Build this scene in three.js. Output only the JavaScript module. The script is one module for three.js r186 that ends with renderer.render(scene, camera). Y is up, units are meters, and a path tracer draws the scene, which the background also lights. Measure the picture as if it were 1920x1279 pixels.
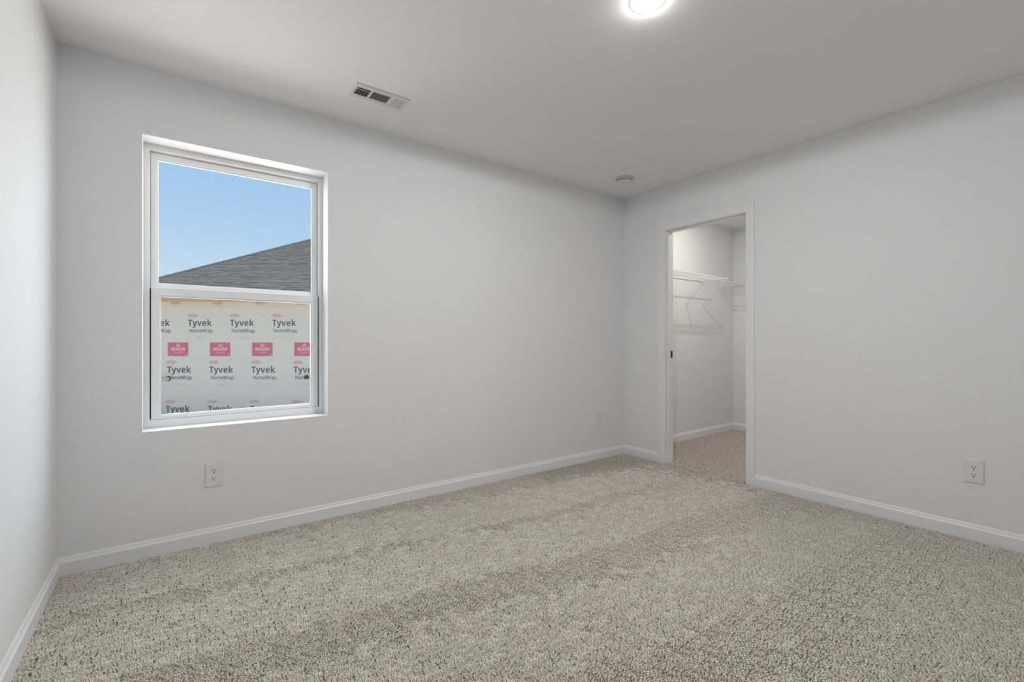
import * as THREE from 'three';
import { RoundedBoxGeometry } from 'three/addons/geometries/RoundedBoxGeometry.js';
import { mergeGeometries } from 'three/addons/utils/BufferGeometryUtils.js';
import { RectAreaLightUniformsLib } from 'three/addons/lights/RectAreaLightUniformsLib.js';

// ---------------------------------------------------------------- camera, sky, sun, large lights, exposure
// Room frame: the corner of window wall and left wall stands at x = 0, z = 0; x runs along the window wall, z into the room.
const scene = new THREE.Scene();
const YAW = Math.atan2(0.594, 0.8046);
const camera = new THREE.PerspectiveCamera(2 * Math.atan(639.5 / 864) * 180 / Math.PI, 1920 / 1279, 0.05, 200);
camera.position.set(0.422, 1.075, 2.927);
camera.rotation.set(0, -YAW, 0);

{ // a clear sky: pale near the horizon, bluer above, the same all round
  const W = 64, H = 512, d = new Float32Array(W * H * 4);
  const stops = [[0, .64, .78, .90], [6, .56, .72, .88], [12, .42, .63, .86], [20, .31, .54, .83], [35, .25, .46, .74], [90, .20, .37, .62]];
  for (let j = 0; j < H; j++) {
    const e = Math.max(0, (j + .5) / H * 180 - 90);
    let k = 0; while (k < stops.length - 2 && e > stops[k + 1][0]) k++;
    const a = stops[k], b = stops[k + 1], t = Math.min(1, (e - a[0]) / (b[0] - a[0]));
    for (let i = 0; i < W; i++) { const o = (j * W + i) * 4; for (let c = 0; c < 3; c++) d[o + c] = a[c + 1] + (b[c + 1] - a[c + 1]) * t; d[o + 3] = 1; }
  }
  const sky = new THREE.DataTexture(d, W, H, THREE.RGBAFormat, THREE.FloatType);
  sky.mapping = THREE.EquirectangularReflectionMapping; sky.magFilter = sky.minFilter = THREE.LinearFilter; sky.wrapS = THREE.RepeatWrapping; sky.needsUpdate = true;
  scene.background = sky;
}
const sun = new THREE.DirectionalLight(new THREE.Color().setRGB(1, .94, .85), 5.5);
sun.position.set(11, 38, 1.2); sun.castShadow = true; sun.shadow.mapSize.set(2048, 2048);
Object.assign(sun.shadow.camera, { left: -25, right: 25, top: 25, bottom: -25, near: 1, far: 100 });
scene.add(sun, sun.target);

RectAreaLightUniformsLib.init();
const addedDaylight = new THREE.RectAreaLight(new THREE.Color().setRGB(.97, .99, 1), 5.6, 1.25, 1.50);   // added unseen panel outside the window, brighter than the sky it stands for
addedDaylight.position.set(0.96, 1.54, -0.60); addedDaylight.lookAt(0.96 - .26, 1.54 - .34, 1 - .60); scene.add(addedDaylight);
const LAMP = 365, CLOSET_LAMP = 1900;                       // radiance of the two ceiling lamps

const renderer = new THREE.WebGLRenderer({ antialias: true });
renderer.toneMapping = THREE.LinearToneMapping;
renderer.toneMappingExposure = 1.02;
renderer.shadowMap.enabled = true;

// ---------------------------------------------------------------- helpers
let seed = 12345;
const rnd = () => { seed = (seed * 1664525 + 1013904223) >>> 0; return seed / 4294967296; };
const rr = (a, b) => a + (b - a) * rnd();
const V2 = (x, y) => new THREE.Vector2(x, y);
function matter(rgb, roughness = .8, extra = {}) { return new THREE.MeshPhysicalMaterial({ color: new THREE.Color().setRGB(...rgb), roughness, ...extra }); }
function metreUV(g) {                                       // uv in metres from the way each face points
  const q = g.index ? g.toNonIndexed() : g; if (!q.attributes.normal) q.computeVertexNormals();
  const p = q.attributes.position, n = q.attributes.normal, uv = new Float32Array(p.count * 2);
  for (let i = 0; i < p.count; i++) {
    const ax = Math.abs(n.getX(i)), ay = Math.abs(n.getY(i)), az = Math.abs(n.getZ(i));
    if (ax >= ay && ax >= az) { uv[2 * i] = p.getZ(i); uv[2 * i + 1] = p.getY(i); }
    else if (ay >= az) { uv[2 * i] = p.getX(i); uv[2 * i + 1] = p.getZ(i); }
    else { uv[2 * i] = p.getX(i); uv[2 * i + 1] = p.getY(i); }
  }
  q.setAttribute('uv', new THREE.BufferAttribute(uv, 2)); return q;
}
const box = (x0, x1, y0, y1, z0, z1) => metreUV(new THREE.BoxGeometry(x1 - x0, y1 - y0, z1 - z0).translate((x0 + x1) / 2, (y0 + y1) / 2, (z0 + z1) / 2));
const rbox = (x0, x1, y0, y1, z0, z1, r = .002, s = 2) => metreUV(new RoundedBoxGeometry(x1 - x0, y1 - y0, z1 - z0, s, r).translate((x0 + x1) / 2, (y0 + y1) / 2, (z0 + z1) / 2));
function rod(a, b, r, n = 8) {                              // a round bar from a to b
  const A = new THREE.Vector3(...a), B = new THREE.Vector3(...b), d = B.clone().sub(A);
  const g = new THREE.CylinderGeometry(r, r, d.length(), n).toNonIndexed();
  g.applyQuaternion(new THREE.Quaternion().setFromUnitVectors(new THREE.Vector3(0, 1, 0), d.clone().normalize()));
  return g.translate(...A.add(B).multiplyScalar(.5).toArray());
}
const merge = (list) => mergeGeometries(list.map((g) => { const q = g.index ? g.toNonIndexed() : g; if (!q.attributes.uv) metreUV(q); return q; }));
const used = {};
const numbered = (n) => (used[n] === undefined ? (used[n] = 0, n) : n + '_' + String(++used[n]).padStart(3, '0'));
function mesh(name, g, m, parent) {
  const o = new THREE.Mesh(Array.isArray(g) ? merge(g) : g, m); o.castShadow = o.receiveShadow = true;
  o.name = parent ? name : numbered(name); (parent || scene).add(o); return o;
}
function group(name, [x, y, z] = [0, 0, 0]) { const o = new THREE.Group(); o.name = numbered(name); o.position.set(x, y, z); scene.add(o); return o; }
function tag(o, label, category, groupName) { o.userData.label = label; o.userData.category = category; if (groupName) o.userData.group = groupName; return o; }
function structure(o, label, category) { o.userData.kind = 'structure'; return tag(o, label, category); }
function ringShape(x0, x1, y0, y1, hx0, hx1, hy0, hy1) {
  const s = new THREE.Shape([V2(x0, y0), V2(x1, y0), V2(x1, y1), V2(x0, y1)]);
  s.holes.push(new THREE.Path([V2(hx0, hy0), V2(hx0, hy1), V2(hx1, hy1), V2(hx1, hy0)])); return s;
}
const slab = (shape, depth, bevel = 0) => metreUV(new THREE.ExtrudeGeometry(shape, bevel
  ? { depth: depth - 2 * bevel, bevelEnabled: true, bevelThickness: bevel, bevelSize: bevel, bevelOffset: -bevel, bevelSegments: 2, steps: 1 }
  : { depth, bevelEnabled: false }).translate(0, 0, bevel));

// value noise for textures, tiling
function noiseTile(n, cells, s0) {
  let s = s0; const r = () => { s = (s * 1664525 + 1013904223) >>> 0; return s / 4294967296; };
  const g = Float32Array.from({ length: cells * cells }, r), out = new Float32Array(n * n);
  for (let j = 0; j < n; j++) for (let i = 0; i < n; i++) {
    const u = i / n * cells, v = j / n * cells, a = Math.floor(u), b = Math.floor(v), fu = u - a, fv = v - b;
    const su = fu * fu * (3 - 2 * fu), sv = fv * fv * (3 - 2 * fv), a1 = (a + 1) % cells, b1 = (b + 1) % cells;
    out[j * n + i] = (g[b * cells + a] * (1 - su) + g[b * cells + a1] * su) * (1 - sv) + (g[b1 * cells + a] * (1 - su) + g[b1 * cells + a1] * su) * sv;
  }
  return out;
}
function greyTexture(n, layers, repeat) {
  const sum = new Float32Array(n * n); let tot = 0;
  for (const [cells, w, s] of layers) { const t = noiseTile(n, cells, s); tot += w; for (let i = 0; i < sum.length; i++) sum[i] += t[i] * w; }
  const d = new Uint8Array(n * n * 4);
  for (let i = 0; i < sum.length; i++) { d[4 * i] = d[4 * i + 1] = d[4 * i + 2] = 255 * sum[i] / tot; d[4 * i + 3] = 255; }
  const t = new THREE.DataTexture(d, n, n); t.wrapS = t.wrapT = THREE.RepeatWrapping; t.magFilter = THREE.LinearFilter; t.minFilter = THREE.LinearMipmapLinearFilter; t.generateMipmaps = true;
  t.repeat.set(repeat, repeat); t.needsUpdate = true; return t;
}

// ---------------------------------------------------------------- materials
const peel = greyTexture(512, [[128, 1, 7], [64, .8, 11], [16, .5, 5]], 1.6);
const M = {
  wall: matter([.835, .84, .85], .75, { bumpMap: peel, bumpScale: .0004 }),
  ceiling: matter([.92, .92, .915], .95),
  trim: matter([.87, .875, .88], .38),
  vinyl: matter([.92, .92, .925], .32),
  seal: matter([.05, .05, .05], .7),
  glass: new THREE.MeshPhysicalMaterial({ color: 0xffffff, roughness: 0, transmission: 1, thickness: 0, ior: 1.45 }),
  plastic: matter([.80, .80, .79], .35),
  slot: matter([.01, .01, .01], .6),
  steel: matter([.75, .75, .74], .4),
  bronze: matter([.045, .035, .028], .4, { metalness: .7 }),
  screw: matter([.7, .7, .7], .3, { metalness: .6 }),
  wire: matter([.82, .82, .80], .35),
  duct: matter([.42, .42, .42], .5, { metalness: .6 }),
  backing: matter([.30, .265, .23], 1),
  yarn: matter([1, 1, 1], 1, { vertexColors: true }),
  diffuser: new THREE.MeshStandardMaterial({ color: 0xffffff, emissive: new THREE.Color().setRGB(1, .99, .96), emissiveIntensity: 9, roughness: .6 }),
  diffuserWarm: new THREE.MeshStandardMaterial({ color: 0xffffff, emissive: new THREE.Color().setRGB(1, .95, .85), emissiveIntensity: 9, roughness: .6 }),
  earth: matter([.52, .44, .33], 1),
  siding: matter([.62, .62, .60], .8),
  lumber: matter([.56, .42, .25], .8),
  soffit: matter([.52, .41, .27], .85),
  shingle: matter([1, 1, 1], .95, { vertexColors: true }),
  pvc: matter([.72, .72, .68], .5),
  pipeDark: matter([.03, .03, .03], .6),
};

// ---------------------------------------------------------------- the room shell
const RX = 3.92, RZ = 3.57, RH = 2.44;                      // right wall, rear wall, ceiling
const CX0 = 4.035, CX1 = 5.95, CZ1 = 1.55;                  // closet behind the right wall
const WX0 = .304, WX1 = 1.187, WY0 = .622, WY1 = 2.103;     // window opening
const DZ0 = .463, DZ1 = 1.171, DH = 2.046;                  // closet doorway between the jamb faces
const PILE = -.010;                                         // carpet backing; the tips of the pile reach y = 0

const floor = structure(mesh('floor', box(-.15, 6.1, -.16, PILE, -.20, RZ + .12), M.backing), 'beige textured carpet covering bedroom and closet floor', 'floor');
const VX = 1.359, VZ = .4155;                               // centre of the air vent, whose duct opens through the ceiling
structure(mesh('ceiling', metreUV(slab(ringShape(-.15, 6.1, -.20, RZ + .12, VX - .139, VX + .139, VZ - .043, VZ + .043), .15).rotateX(Math.PI / 2).translate(0, RH + .15, 0)), M.ceiling), 'flat white painted ceiling', 'ceiling');
structure(mesh('wall_back', slab(ringShape(-.15, 6.1, PILE, RH, WX0, WX1, WY0, WY1), .20).translate(0, 0, -.20), M.wall), 'pale grey painted wall that holds the window', 'wall');
structure(mesh('wall_left', box(-.15, 0, PILE, RH, 0, RZ + .12), M.wall), 'pale wall at the left edge, brightened by the window', 'wall');
structure(mesh('wall_rear', box(0, 6.1, PILE, RH, RZ, RZ + .12), M.wall), 'pale wall behind the viewpoint', 'wall');
{ // right wall, its plane at x = RX, with the doorway to the closet
  const s = new THREE.Shape([V2(0, PILE), V2(DZ0 - .018, PILE), V2(DZ0 - .018, DH + .018), V2(DZ1 + .018, DH + .018), V2(DZ1 + .018, PILE), V2(RZ, PILE), V2(RZ, RH), V2(0, RH)]);
  const g = metreUV(slab(s, CX0 - RX).rotateY(-Math.PI / 2).translate(CX0, 0, 0));
  structure(mesh('wall_right', g, M.wall), 'pale wall with the closet doorway in it', 'wall');
}
structure(mesh('wall_closet_end', box(CX1, 6.1, PILE, RH, 0, CZ1), M.wall), 'white end wall inside the closet', 'wall');
structure(mesh('wall_closet_side', box(CX0, 6.1, PILE, RH, CZ1, CZ1 + .1), M.wall), 'white side wall of the closet, hidden beside the doorway', 'wall');

// baseboards: one moulded profile, run along a wall from a to b, its face turned to the left of the run
function baseboard(name, a, b, label) {
  const T = .0125, s = new THREE.Shape([V2(0, PILE), V2(T, PILE), V2(T, .058), V2(T - .0015, .0615), V2(T - .005, .066), V2(T - .0065, .073), V2(T - .0085, .079), V2(.002, .083), V2(0, .083)]);
  const A = new THREE.Vector3(a[0], 0, a[1]), B = new THREE.Vector3(b[0], 0, b[1]), L = A.distanceTo(B);
  const g = new THREE.ExtrudeGeometry(s, { depth: L, bevelEnabled: false });
  const dir = B.clone().sub(A).normalize(), side = new THREE.Vector3(0, 1, 0).cross(dir);   // x of the profile points this way
  g.applyMatrix4(new THREE.Matrix4().makeBasis(side, new THREE.Vector3(0, 1, 0), dir).setPosition(A));
  return structure(mesh(name, metreUV(g), M.trim), label, 'baseboard');
}
const CW = .062, REV = .005;                                // casing width and its set-back from the jamb
baseboard('baseboard_back', [RX, 0], [0, 0], 'white baseboard along the foot of the window wall');
baseboard('baseboard_left', [0, 0], [0, RZ], 'white baseboard along the left wall');
baseboard('baseboard_right_far', [RX, DZ0 - REV - CW], [RX, 0], 'short white baseboard between room corner and closet casing');
baseboard('baseboard_right_near', [RX, RZ], [RX, DZ1 + REV + CW], 'white baseboard right of the closet doorway');
baseboard('baseboard_rear', [0, RZ], [RX, RZ], 'white baseboard along the wall behind the viewpoint');
baseboard('baseboard_closet_back', [CX1, 0], [CX0, 0], 'white baseboard under the long closet shelf');
baseboard('baseboard_closet_end', [CX1, CZ1], [CX1, 0], 'white baseboard along the closet end wall');
baseboard('baseboard_closet_side', [CX0, CZ1], [CX1, CZ1], 'white baseboard on the hidden closet side wall');

// ---------------------------------------------------------------- window_1: a vinyl single-hung window set back in the wall
{
  const w = structure(group('window_1', [0, 0, 0]), 'white vinyl single-hung window with a clear blue sky above a roof', 'window');
  const F = [.329, 1.166, .662, 2.076];                     // clear opening of the frame
  mesh('window_frame', slab(ringShape(WX0, WX1, WY0, WY1, F[0], F[1], F[2], F[3]), .072, .0015).translate(0, 0, -.197), M.vinyl, w);
  // stepped track inside the frame, in which the sashes sit
  mesh('sash_track', slab(ringShape(F[0] - .004, F[1] + .004, F[2] - .004, F[3] + .004, F[0] + .006, F[1] - .006, F[2] + .004, F[3] - .008), .030, .0015).translate(0, 0, -.195), M.vinyl, w);
  const sash = (name, o, h, z, d) => {
    const q = mesh(name, slab(ringShape(...o, ...h), d, .0025).translate(0, 0, z), M.vinyl, w);
    const [a, b, c, e] = h, t = .006;                       // glazing bead round the pane
    mesh('glazing_bead', slab(ringShape(a - .002, b + .002, c - .002, e + .002, a + t, b - t, c + t, e - t), d * .45, .002).translate(0, 0, z + d * .28), M.vinyl, q);
    mesh('pane', box(a - .003, b + .003, c - .003, e + .003, z + d * .42, z + d * .42 + .0001), M.glass, q);
    return q;
  };
  sash('upper_sash', [.332, 1.163, 1.342, 2.073], [.359, 1.137, 1.378, 2.042], -.186, .026);
  sash('lower_sash', [.3345, 1.1605, .6625, 1.358], [.370, 1.125, .680, 1.315], -.156, .028);
  mesh('weather_strip', [box(.3295, .3345, .664, 1.352, -.170, -.150), box(1.1605, 1.1655, .664, 1.352, -.170, -.136)], M.seal, w);
}

// ---------------------------------------------------------------- door_1: the cased doorway to the closet
{
  const d = structure(group('door_1', [RX, 0, DZ0]), 'white cased doorway opening into the walk-in closet', 'doorway');
  const at = (g) => g.translate(-RX, 0, -DZ0);
  mesh('jamb', at(box(RX, CX0, PILE, DH + .018, DZ0 - .018, DZ0)), M.trim, d);
  mesh('jamb', at(box(RX, CX0, PILE, DH + .018, DZ1, DZ1 + .018)), M.trim, d);
  mesh('head_jamb', at(box(RX, CX0, DH, DH + .018, DZ0, DZ1)), M.trim, d);
  const S0 = 3.948, S1 = 3.984;
  mesh('door_stop', at(rbox(S0, S1, PILE, DH, DZ0, DZ0 + .011, .002)), M.trim, d);
  mesh('door_stop', at(rbox(S0, S1, PILE, DH, DZ1 - .011, DZ1, .002)), M.trim, d);
  mesh('door_stop', at(rbox(S0, S1, DH - .011, DH, DZ0 + .011, DZ1 - .011, .002)), M.trim, d);
  const strike = mesh('strike_plate', at(rbox(3.996, 4.024, .925, .987, DZ0, DZ0 + .0025, .001)), M.bronze, d); strike.userData.label = 'dark bronze strike plate';
  mesh('latch_hole', at(box(4.004, 4.016, .943, .969, DZ0 + .0022, DZ0 + .0028)), M.slot, strike);
  for (const face of [-1, 1]) {                             // casing with mitred corners and a raised outer edge, on both faces of the wall
    const i0 = DZ0 - REV, i1 = DZ1 + REV, it = DH + REV, layers = [[0, CW - .003, .010], [CW - .020, CW, .0130], [.006, .016, .0115]];
    const put = (list) => list.map((g) => at(g.rotateY(-Math.PI / 2).translate(face < 0 ? RX + .0012 : CX0 - .0012, 0, 0)));
    const piece = (poly, t) => { const g = slab(new THREE.Shape(poly), t, .001); return face < 0 ? g : g.translate(0, 0, -t); };
    const l = [], r = [], h = [];
    for (const [a, b, t] of layers) {
      l.push(piece([V2(i0 - b, PILE), V2(i0 - a, PILE), V2(i0 - a, it + a), V2(i0 - b, it + b)], t));
      r.push(piece([V2(i1 + a, PILE), V2(i1 + b, PILE), V2(i1 + b, it + b), V2(i1 + a, it + a)], t));
      h.push(piece([V2(i0 - a, it + a), V2(i1 + a, it + a), V2(i1 + b, it + b), V2(i0 - b, it + b)], t));
    }
    mesh('casing', put(l), M.trim, d); mesh('casing', put(r), M.trim, d); mesh('head_casing', put(h), M.trim, d);
  }
}

// ---------------------------------------------------------------- carpet pile: real tufts on the backing, brushed this way and that by the vacuum cleaner
{
  const P = .040, N = 7;                                    // a patch is 40 mm square, about 50 yarn ends
  const yarns = [[.69, .625, .55], [.74, .675, .60], [.65, .58, .505], [.81, .75, .68], [.51, .44, .37], [.73, .675, .61]];
  function patch(leanZ, s0) {
    seed = s0; const pos = [], col = [], nor = [];
    for (let j = 0; j < N; j++) for (let i = 0; i < N; i++) {
      const cx = (i + .5 + rr(-.42, .42)) / N * P - P / 2, cz = (j + .5 + rr(-.42, .42)) / N * P - P / 2;
      const h = rr(.0070, .0108), r = rr(.0024, .0034), a0 = rr(0, 6.28), lx = rr(-.004, .004), lz = leanZ * h + rr(-.0035, .0035), tw = rr(-.9, .9);
      const c = yarns[Math.floor(rnd() * yarns.length)], k = rr(.92, 1.08), rings = [];
      for (const [t, q] of [[0, .85], [.55, 1.12], [.86, .86], [1, .30]]) {
        const ring = []; for (let n = 0; n < 5; n++) { const a = a0 + n * 1.2566 + tw * t, rad = r * q; ring.push([cx + lx * t * t + Math.cos(a) * rad, PILE + h * t, cz + lz * t * t + Math.sin(a) * rad]); }
        rings.push(ring);
      }
      const tri = (A, B, C) => { for (const p of [A, B, C]) { pos.push(...p); col.push(c[0] * k, c[1] * k, c[2] * k); } };
      for (let t = 0; t < 3; t++) for (let n = 0; n < 5; n++) { const m = (n + 1) % 5, A = rings[t][n], B = rings[t][m], C = rings[t + 1][n], D = rings[t + 1][m]; tri(A, C, B); tri(B, C, D); }
      for (let n = 1; n < 4; n++) tri(rings[3][0], rings[3][n + 1], rings[3][n]);
    }
    const g = new THREE.BufferGeometry();
    g.setAttribute('position', new THREE.Float32BufferAttribute(pos, 3)); g.setAttribute('color', new THREE.Float32BufferAttribute(col, 3)); g.computeVertexNormals(); return g;
  }
  const leans = [-.25, .22, 0, .60].flatMap((l) => [l, l, l, l]), geos = leans.map((l, i) => patch(l, 100 + i * 77)), places = leans.map(() => []);
  seed = 4242;
  const wob = (x, k) => .05 * Math.sin(x * 1.7 + k) + .03 * Math.sin(x * 4.1 + 2 * k);
  const passes = [[-2, .17], [.53, .70], [1.08, 1.42], [1.80, 2.22], [2.55, 3.0], [3.3, 3.8]];
  const v2 = (x, z) => (x > 2.75 ? z - .05 - .12 * (x - 2.75) : 9);
  function lay(x0, x1, z0, z1) {
    for (let z = z0 + P / 2; z < z1; z += P) for (let x = x0 + P / 2; x < x1; x += P) {
      const v = z - .11 * (x - 1) + .5 * wob(x, 1);        // vacuum passes run along the window wall: each brushes the pile one way, the next the other
      let up = 0; for (const [a, b] of passes) up = Math.max(up, Math.min(1, (v - a) / .03, (b - v) / .14));
      const pick = Math.floor(rnd() * 4), kind = (rnd() < .06 ? 8 : rnd() < .01 + .98 * Math.max(0, up) ? 4 : 0) + pick;
      const far = Math.max((x - 3.55 - .25 * wob(z * 3, 2) / .05 * .3) / .35, (.34 - Math.abs(v2(x, z))) / .2);   // pile leaned strongly here, shaped to darken the far corner and closet floor
      places[rnd() < far ? 12 + pick : kind].push([x + rr(-.003, .003), z + rr(-.003, .003), rr(-.22, .22)]);
    }
  }
  lay(.014, RX - .014, .014, RZ - .014); lay(RX - .014, CX0 + .014, DZ0 + .006, DZ1 - .006); lay(CX0 + .014, CX1 - .014, .014, CZ1 - .014);
  const m4 = new THREE.Matrix4(), q = new THREE.Quaternion(), up = new THREE.Vector3(0, 1, 0), one = new THREE.Vector3(1, 1, 1), v3 = new THREE.Vector3();
  places.forEach((list, k) => {
    const im = new THREE.InstancedMesh(geos[k], M.yarn, list.length); im.name = 'carpet_pile'; im.castShadow = im.receiveShadow = true; im.userData.kind = 'stuff';
    list.forEach(([x, z, a], i) => im.setMatrixAt(i, m4.compose(v3.set(x, 0, z), q.setFromAxisAngle(up, a), one)));
    floor.add(im);
  });
}

// ---------------------------------------------------------------- ceiling lights
function ceilingLight(x, z, glow, radiance, size, side, rgb, label) {
  const t = tag(group('ceiling_light', [x, RH, z]), label, 'light');
  const ring = new THREE.LatheGeometry([V2(.0690, 0), V2(.0684, -.0012), V2(.050, -.0013)], 64).toNonIndexed(); ring.computeVertexNormals();
  mesh('trim_ring', metreUV(ring), M.plastic, t);
  mesh('diffuser', metreUV(new THREE.LatheGeometry([V2(.0001, -.024), V2(.022, -.0232), V2(.040, -.0205), V2(.051, -.0150), V2(.0565, -.008), V2(.058, -.0022), V2(.066, -.0018), V2(.066, -.001), V2(.0001, -.001)], 48)), glow, t);
  const l = new THREE.RectAreaLight(new THREE.Color().setRGB(...rgb), radiance, size, size);
  l.position.set(x, RH - .026, z); l.lookAt(x, 0, z + 1e-4); scene.add(l);
  const p = new THREE.PointLight(new THREE.Color().setRGB(...rgb), .16); p.position.set(x, RH - .009, z); p.shadow.radius = .15; p.castShadow = true; scene.add(p);   // what leaves the rim of the dome sideways
  const d = new THREE.SpotLight(new THREE.Color().setRGB(...rgb), side, 0, 1.56, .045, 2); d.position.set(x, RH - .022, z); d.target.position.set(x, 0, z); d.shadow.radius = 1; d.castShadow = true; scene.add(d, d.target);   // what leaves the face of the dome at wide angles
  return t;
}
ceilingLight(1.958, 1.762, M.diffuser, LAMP, .11, 1.6, [.99, .995, 1], 'round flush ceiling light glowing white at the top edge');
ceilingLight(4.68, .70, M.diffuserWarm, CLOSET_LAMP, .035, .15, [1, .945, .85], 'round flush ceiling light inside the closet');

// ---------------------------------------------------------------- ceiling air vent
{
  const v = tag(group('air_vent', [VX, RH, VZ]), 'white rectangular ceiling air vent with three louvre sections near the window', 'vent');
  const W = .152, D = .071, secs = [[-.136, -.062], [-.050, .048], [.060, .134]], zs = .040;
  const s = new THREE.Shape([V2(-W, -D), V2(W, -D), V2(W, D), V2(-W, D)]);
  for (const [a, b] of secs) s.holes.push(new THREE.Path([V2(a, -zs), V2(a, zs), V2(b, zs), V2(b, -zs)]));
  mesh('face_plate', metreUV(slab(s, .006, .002).rotateX(Math.PI / 2)), M.steel, v);          // hangs from y = 0 down to -0.006
  mesh('duct_boot', [box(-.139, -.137, 0, .30, -.043, .043), box(.137, .139, 0, .30, -.043, .043), box(-.137, .137, 0, .30, -.043, -.041), box(-.137, .137, 0, .30, .041, .043), box(-.139, .139, .30, .302, -.043, .043)], M.duct, v);
  const blade = (len, wide) => rbox(-len / 2, len / 2, -.0006, .0006, -wide / 2, wide / 2, .0004, 1);
  for (let i = 0; i < 5; i++) mesh('louvre', blade(.080, .0075).rotateX(-1.05).rotateY(Math.PI / 2).translate(-.130 + i * .0155, -.0045, 0), M.steel, v);
  for (let i = 0; i < 6; i++) mesh('louvre', blade(.098, .0075).rotateX(.75).translate(-.001, -.0045, -.034 + i * .0135), M.steel, v);
  for (let i = 0; i < 5; i++) mesh('louvre', blade(.080, .0115).rotateX(.42).rotateY(Math.PI / 2).translate(.066 + i * .0155, -.0045, 0), M.steel, v);
  mesh('damper_bar', box(-.136, -.062, .004, .0055, .002, .008), M.steel, v);
  for (const x of [-.145, .145]) mesh('screw', metreUV(new THREE.CylinderGeometry(.003, .003, .001, 12).translate(x, -.0065, 0)), M.screw, v);
}

// ---------------------------------------------------------------- smoke detector
{
  const t = tag(group('smoke_detector', [3.483, RH, .373]), 'small round white smoke detector on the ceiling near the corner', 'smoke detector');
  mesh('mounting_base', metreUV(new THREE.LatheGeometry([V2(.0001, 0), V2(.070, 0), V2(.070, -.010), V2(.066, -.013), V2(.0001, -.013)], 40)), M.plastic, t);
  mesh('sensor_core', metreUV(new THREE.LatheGeometry([V2(.042, -.012), V2(.042, -.023)], 40)), M.plastic, t);
  mesh('body', metreUV(new THREE.LatheGeometry([V2(.0001, -.022), V2(.061, -.022), V2(.063, -.024), V2(.062, -.032), V2(.055, -.040), V2(.030, -.044), V2(.0001, -.045)], 40)), M.plastic, t);
  for (let i = 0; i < 12; i++) mesh('rib', rbox(.060, .064, -.032, -.025, -.0012, .0012, .0005, 1).rotateY(i * Math.PI / 6), M.plastic, t);
  mesh('test_button', metreUV(new THREE.CylinderGeometry(.010, .010, .002, 20).translate(.018, -.0455, .01)), M.plastic, t);
}

// ---------------------------------------------------------------- electrical outlets
function outlet() {                                         // built facing +z, its plate centred on the origin
  const o = new THREE.Group();
  mesh('cover_plate', rbox(-.0385, .0385, -.0625, .0625, 0, .0065, .003, 3), M.plastic, o);
  for (const y of [.0205, -.0205]) {
    const s = new THREE.Shape(); s.absarc(0, 0, .0172, 0, Math.PI * 2);
    const g = slab(s, .003, .0008); const p = g.attributes.position;
    for (let i = 0; i < p.count; i++) p.setY(i, Math.max(-.0140, Math.min(.0140, p.getY(i))));   // round face with flat top and bottom
    const r = mesh('receptacle', g.translate(0, y, .0055), M.plastic, o);
    mesh('slot', box(-.0080, -.0050, y + .0005, y + .0092, .0083, .0087), M.slot, r);
    mesh('slot', box(.0050, .0080, y + .0015, y + .0085, .0083, .0087), M.slot, r);
    mesh('ground_hole', metreUV(new THREE.CylinderGeometry(.0033, .0033, .0004, 14).rotateX(Math.PI / 2).translate(0, y - .0065, .0086)), M.slot, r);
  }
  mesh('screw', metreUV(new THREE.CylinderGeometry(.0026, .0026, .0012, 12).rotateX(Math.PI / 2).translate(0, 0, .0068)), M.screw, o);
  return o;
}
const outlet0 = outlet();
[[[.6025, .3615, 0], 0, 'white double wall outlet on the window wall below the window'],
 [[3.573, .3680, 0], 0, 'white wall outlet low beside the far corner, left of the closet'],
 [[RX, .3690, 2.405], -Math.PI / 2, 'white double wall outlet right of the closet doorway']].forEach(([p, turn, label], i) => {
  const o = i ? outlet0.clone() : outlet0; o.name = numbered('electrical_outlet'); o.position.set(...p); o.rotation.y = turn; scene.add(o);
  tag(o, label, 'outlet', 'white duplex wall outlets');
});

// ---------------------------------------------------------------- wire closet shelves: local x along the wall, z out from the wall
function wireShelf(len, depth, label, braces, position, turn) {
  const t = tag(group('wire_shelf', position), label, 'shelf', 'white wire closet shelves'); t.rotation.y = turn;
  const R = .0032, lip = .038;
  mesh('back_rod', rod([0, 0, .006], [len, 0, .006], R), M.wire, t);
  mesh('middle_rod', rod([0, -.004, depth * .52], [len, -.004, depth * .52], R), M.wire, t);
  mesh('front_rod', rod([0, 0, depth], [len, 0, depth], R), M.wire, t);
  mesh('lip_rod', rod([0, -lip, depth], [len, -lip, depth], R), M.wire, t);
  const deck = []; for (let x = .012; x < len - .006; x += .0254) deck.push(rod([x, .003, .004], [x, .003, depth + .003], .0009, 5), rod([x, .003, depth + .003], [x, -lip, depth + .003], .0009, 5));
  mesh('wire_deck', deck, M.wire, t).userData.kind = 'stuff';
  for (let x = .18; x < len; x += .30) mesh('lip_tie', rod([x, 0, depth], [x, -lip, depth], .0026, 6), M.wire, t);
  for (let x = .10; x < len; x += .28) mesh('wall_clip', rbox(x - .006, x + .006, -.012, .006, 0, .014, .002, 1), M.wire, t);
  for (const x of braces) {
    const b = mesh('brace', [rod([x, -.004, depth - .002], [x + .04, -.262, .012], .0036), rod([x + .04, -.259, .013], [x + .04, -.285, .006], .0036)], M.wire, t);
    mesh('brace_foot', rbox(x + .034, x + .046, -.294, -.264, 0, .005, .002, 1), M.wire, b);
    mesh('brace_hook', rbox(x - .005, x + .005, -.006, .006, depth - .006, depth + .006, .002, 1), M.wire, b);
  }
  return t;
}
const SY = 1.750;
wireShelf(5.285 - CX0, .305, 'long white wire closet shelf held by two diagonal braces', [4.907 - CX0, 5.230 - CX0], [CX0, SY, 0], 0);
wireShelf(CZ1 - .02, .350, 'white wire closet shelf across the closet end wall', [1.0], [CX1, SY, .012], -Math.PI / 2);

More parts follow.
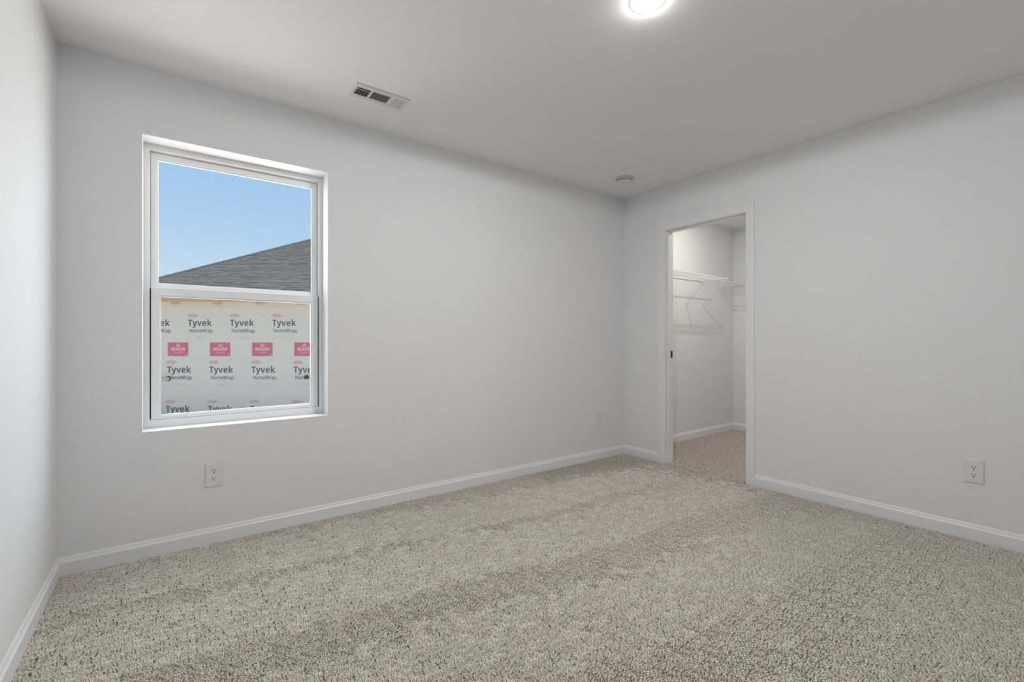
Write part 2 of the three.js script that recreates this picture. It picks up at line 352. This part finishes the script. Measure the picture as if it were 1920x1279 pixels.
// ---------------------------------------------------------------- outside: ground and the house next door
structure(mesh('ground', box(-60, 70, -1.25, -1.05, -75, 60), M.earth), 'bare earth between the houses', 'ground');

function wrapTexture() {                                    // the printed sheet: four repeats of the print across, one sheet high
  const PX = 460, pitch = 1.097, W = Math.round(pitch * 4 * PX), H = 1500, c = document.createElement('canvas'); c.width = 2018; c.height = H;
  const sx = 2018 / W, x = c.getContext('2d'), S = PX / 72;  // S: texture pixels for a pixel of the far view
  x.fillStyle = '#dedbd4'; x.fillRect(0, 0, 2018, H);
  seed = 99;
  for (let i = 0; i < 900; i++) { x.globalAlpha = .05; x.fillStyle = rnd() < .5 ? '#ffffff' : '#b8b8b4'; x.fillRect(rr(-60, 2018), rr(0, H), rr(30, 260), rr(1, 4)); }
  for (let i = 0; i < 26; i++) { x.globalAlpha = .10; x.strokeStyle = '#8c8c88'; x.lineWidth = rr(1, 2.5); const a = rr(0, 1700), b = rr(80, H); x.beginPath(); x.moveTo(a, b); x.quadraticCurveTo(a + 120, b + rr(-14, 14), a + rr(160, 320), b + rr(-10, 10)); x.stroke(); }
  x.globalAlpha = 1;
  const X = (px) => ((px - 273) * S * sx), Y = (py) => (py - 564) * S;
  const oval = (px, py) => {
    for (const w of [-1, 0]) {
      const ox = X(px) + w * 2018, oy = Y(py);
      x.save(); x.translate(ox, oy); x.fillStyle = '#cf8f93'; x.beginPath(); x.ellipse(0, 0, 8.6 * S, 3.6 * S, 0, 0, 7); x.fill();
      x.fillStyle = '#dedbd4'; x.beginPath(); x.ellipse(0, 0, 7.7 * S, 2.9 * S, 0, 0, 7); x.fill();
      x.fillStyle = '#c4666f'; x.font = 'bold ' + 4.6 * S + 'px sans-serif'; x.textAlign = 'center'; x.textBaseline = 'middle'; x.fillText('DUPONT', 0, 0, 14 * S);
      x.fillStyle = '#9a8a8a'; for (const q of [-10.4, 10.4]) { x.beginPath(); x.arc(q * S, 0, .8 * S, 0, 7); x.fill(); }
      x.restore();
    }
  };
  const word = (px, py) => {
    for (const w of [-1, 0]) {
      const ox = X(px) + w * 2018;
      x.textAlign = 'left'; x.textBaseline = 'alphabetic'; x.fillStyle = '#53555a';
      x.font = 'bold ' + 16.6 * S + 'px sans-serif'; x.fillText('Tyvek', ox, Y(py), 45 * S);
      x.fillStyle = '#62646a'; x.font = 9.0 * S + 'px sans-serif'; x.fillText('HomeWrap.', ox + 3 * S, Y(py + 12), 46 * S); x.strokeStyle = '#62646a'; x.lineWidth = .35 * S; x.strokeText('HomeWrap.', ox + 3 * S, Y(py + 12), 46 * S);
      x.fillStyle = '#c2c0ba'; x.fillRect(ox + 11 * S, Y(py + 20.5), 30 * S, .6 * S); x.fillRect(ox + 17 * S, Y(py + 23), 18 * S, .7 * S);
    }
  };
  const badge = (px, py) => {
    for (const w of [-1, 0]) {
      const ox = X(px) + w * 2018, oy = Y(py), bw = 38.5 * S, bh = 25.5 * S;
      x.fillStyle = '#cd6b83'; x.fillRect(ox, oy, bw, bh);
      x.fillStyle = '#f1d3d9'; x.font = 'bold ' + 8.2 * S + 'px sans-serif'; x.textAlign = 'center'; x.textBaseline = 'alphabetic'; x.fillText('BEAZER', ox + bw / 2, oy + 15.2 * S, 27 * S);
      x.fillStyle = '#e2a9b5'; x.font = 'bold ' + 4.8 * S + 'px sans-serif'; x.fillText('HOMES', ox + bw / 2, oy + 20.6 * S, 18 * S);
      x.strokeStyle = '#ecc3cb'; x.lineWidth = 1.3 * S; x.beginPath(); x.moveTo(ox + bw / 2 - 4.2 * S, oy + 7.6 * S); x.lineTo(ox + bw / 2, oy + 2.6 * S); x.lineTo(ox + bw / 2 + 4.2 * S, oy + 7.6 * S); x.stroke();
      x.fillStyle = '#ecc3cb'; x.fillRect(ox + bw / 2 - 1.2 * S, oy + 5.4 * S, 2.4 * S, 2.2 * S); x.fillRect(ox + bw - 4.2 * S, oy + bh - 3.6 * S, 2.4 * S, 2 * S);
    }
  };
  for (let k = 0; k < 5; k++) {
    const o = k * 79;
    oval(328 + o - 79 + 1, 568.5); word(273 + o, 611.4); oval(282 + o, 592);
    badge(314.5 + o - 79 + 79, 642.2); word(313 + o, 699.2); oval(321.5 + o, 679.5); word(310.5 + o, 773); oval(319 + o, 753);
  }
  x.fillStyle = 'rgba(150,150,146,.55)'; x.fillRect(0, Y(574.5), 2018, 2);        // lap between two sheets
  x.fillStyle = 'rgba(120,124,124,.8)';                                          // caps of the fasteners
  for (const y of [586, 636, 674, 722.5, 747]) for (let p = 0; p < 14; p++) { x.beginPath(); x.arc(p / 14 * 2018 + rr(0, 60), Y(y) + rr(-5, 5), rr(3, 5.5), 0, 7); x.fill(); }
  const t = new THREE.CanvasTexture(c); t.colorSpace = THREE.SRGBColorSpace; t.wrapS = THREE.RepeatWrapping; t.anisotropy = 8; return { t, width: pitch * 4, height: H / PX };
}
{
  // the neighbour stands turned against our house; its own frame: x along the printed wall, y up, z out from that wall towards us
  const cam = [0.422, 2.927], c = Math.cos(YAW), s = Math.sin(YAW), X0 = -10.23, Z0 = 12.0, G = -1.05;
  const h = group('neighbour_house', [cam[0] + X0 * c + Z0 * s, G, cam[1] + X0 * s - Z0 * c]); h.rotation.y = -YAW;
  tag(h, 'unfinished neighbouring house in printed wrap under a grey shingled hip roof', 'house');
  const L = 14, D = 9, EH = 2.295 - G, SB = 2.103 - G, OV = .30, p = .583;       // wall length, depth, eave height, soffit height, overhang, roof pitch
  mesh('house_wall', box(0, L, 0, SB, -D, -.004), M.siding, h);
  const wt = wrapTexture(), wrap = new THREE.PlaneGeometry(L, wt.height);
  const uv = wrap.attributes.uv, off = (960 + X0 / Z0 * 864 - 273) / 79 / 4;     // where the print starts at the wall corner
  for (let i = 0; i < uv.count; i++) uv.setX(i, off + uv.getX(i) * L / wt.width);
  const sheet = mesh('house_wrap', wrap.translate(L / 2, SB - wt.height / 2 + .02, 0), new THREE.MeshPhysicalMaterial({ map: wt.t, roughness: .55 }), h);
  sheet.userData.label = 'pale grey house wrap printed with rows of names and red badges';
  mesh('soffit', box(-OV, L + OV, SB, SB + .02, -D - OV, OV - .02), M.soffit, h);
  mesh('fascia', box(-OV, L + OV, SB - .004, EH - .012, OV - .02, OV), M.lumber, h);
  mesh('fascia', box(-OV - .02, -OV, SB - .004, EH - .012, -D - OV, OV), M.lumber, h);
  mesh('drip_edge', box(-OV - .03, L + OV, EH - .020, EH - .004, OV - .01, OV + .018), matter([.10, .10, .10], .5, {}), h);
  // roof: the slope over the printed wall and the hip end at its left, laid in courses of tabs
  const run = (D + 2 * OV) / 2, sl = Math.hypot(1, p), EX = .110;
  seed = 31;
  function slope(width, hipA, hipB, place) {                // tabs on a slope of given eave width; hipA, hipB: edges run in at 45 degrees
    const pos = [], col = [];
    const quad = (a, b, c2, d, k) => { for (const v of [a, b, c2, a, c2, d]) { pos.push(...place(...v)); col.push(...k); } };
    for (let u = 0; u < run; u += EX / sl) {
      const u1 = Math.min(run, u + EX / sl * 1.02), a = hipA ? u : 0, b = width - (hipB ? u : 0);
      for (let x = a - rr(0, .2); x < b;) {
        const w = rr(.09, .24), x0 = Math.max(a, x), x1 = Math.min(b, x + w); x += w; if (x1 - x0 < .01) continue;
        const t = rnd() < .5 ? .006 : .014, k = rr(.82, 1.18) * (t > .01 ? 1.05 : .95), g = [.092 * k, .095 * k, .092 * k];
        const e0 = hipA ? Math.max(x0, Math.min(u1, x1)) : x0, e1 = hipB ? Math.min(x1, Math.max(width - u1, x0)) : x1;
        quad([x0, u, t], [x1, u, t], [e1, u1, .002], [e0, u1, .002], g); quad([x0, u, -.004], [x1, u, -.004], [x1, u, t], [x0, u, t], g);
      }
    }
    const geo = new THREE.BufferGeometry(); geo.setAttribute('position', new THREE.Float32BufferAttribute(pos, 3)); geo.setAttribute('color', new THREE.Float32BufferAttribute(col, 3)); geo.computeVertexNormals(); return geo;
  }
  const n = [-p / sl, 1 / sl];
  const front = slope(L + 2 * OV, true, true, (x, u, t) => [x - OV, EH + u * p + t * n[1], OV - u - t * n[0]]);
  mesh('shingles', front, M.shingle, h).userData.kind = 'stuff';
  const left = slope(D + 2 * OV, true, true, (x, u, t) => [-OV + u + t * n[0], EH + u * p + t * n[1], -D - OV + x]);
  mesh('shingles', left, M.shingle, h).userData.kind = 'stuff';
  const deck = new THREE.BufferGeometry(), A = [-OV, EH, OV], B = [L + OV, EH, OV], C = [L + OV, EH, -D - OV], E2 = [-OV, EH, -D - OV], R1 = [-OV + run, EH + run * p, OV - run], R2 = [L + OV - run, EH + run * p, OV - run];
  deck.setAttribute('position', new THREE.Float32BufferAttribute([A, B, R2, A, R2, R1, C, E2, R1, C, R1, R2, E2, A, R1, B, C, R2].flat(), 3)); deck.computeVertexNormals(); deck.translate(0, -.008, 0);
  mesh('roof_deck', metreUV(deck), matter([.14, .145, .15], .95), h);
  const capMatter = matter([.092, .095, .092], .95);
  for (let u = 0; u < run - .3; u += .14) {                 // cap shingles folded over the hip
    const w = .13, at = (q, t) => [-OV + q, EH + q * p + t, OV - q], a = at(u, .022), b = at(u + .20, .010), pos = [];
    const tri = (...v) => v.forEach((c2) => pos.push(...c2)), fx = (c2) => [c2[0] + w, c2[1], c2[2]], fz = (c2) => [c2[0], c2[1], c2[2] - w], dn = (c2) => [c2[0], c2[1] - .016, c2[2]];
    tri(a, fx(a), fx(b), a, fx(b), b, a, b, fz(b), a, fz(b), fz(a), a, dn(a), dn(fx(a)), a, dn(fx(a)), fx(a), a, fz(a), dn(fz(a)), a, dn(fz(a)), dn(a));
    const g = new THREE.BufferGeometry(); g.setAttribute('position', new THREE.Float32BufferAttribute(pos, 3)); g.computeVertexNormals(); mesh('hip_cap', metreUV(g), capMatter, h);
  }
  // pipe ends that stick out of the wall
  const pt = (px, py) => [(px - 960) / 864 * Z0 - X0, 1.075 + (639.5 - py) / 864 * Z0 - G];
  { const [x, y] = pt(315, 710); const q = mesh('pipe', metreUV(new THREE.LatheGeometry([V2(.0001, 0), V2(.055, 0), V2(.055, .25), V2(.049, .25), V2(.047, .20), V2(.0001, .20)], 24).rotateX(Math.PI / 2).translate(x, y, 0)), M.pvc, h);
    mesh('pipe_base_shade', metreUV(new THREE.TorusGeometry(.060, .012, 8, 24).translate(x, y, .004)), M.pipeDark, q); }  // dark ring for the shadow round the pipe base, put into its colour
  { const [x, y] = pt(577, 706.5); const q = mesh('pipe', metreUV(new THREE.LatheGeometry([V2(.0001, 0), V2(.062, 0), V2(.062, .09), V2(.050, .10), V2(.048, .03), V2(.0001, .03)], 24).rotateX(Math.PI / 2).translate(x + .03, y, 0)), M.pvc, h);
    mesh('pipe_mouth_shade', metreUV(new THREE.CylinderGeometry(.050, .050, .012, 24).rotateX(Math.PI / 2).translate(x, y, .105)), M.pipeDark, q); }  // black disc for the dark inside of the open end, shade as colour
}

renderer.render(scene, camera);
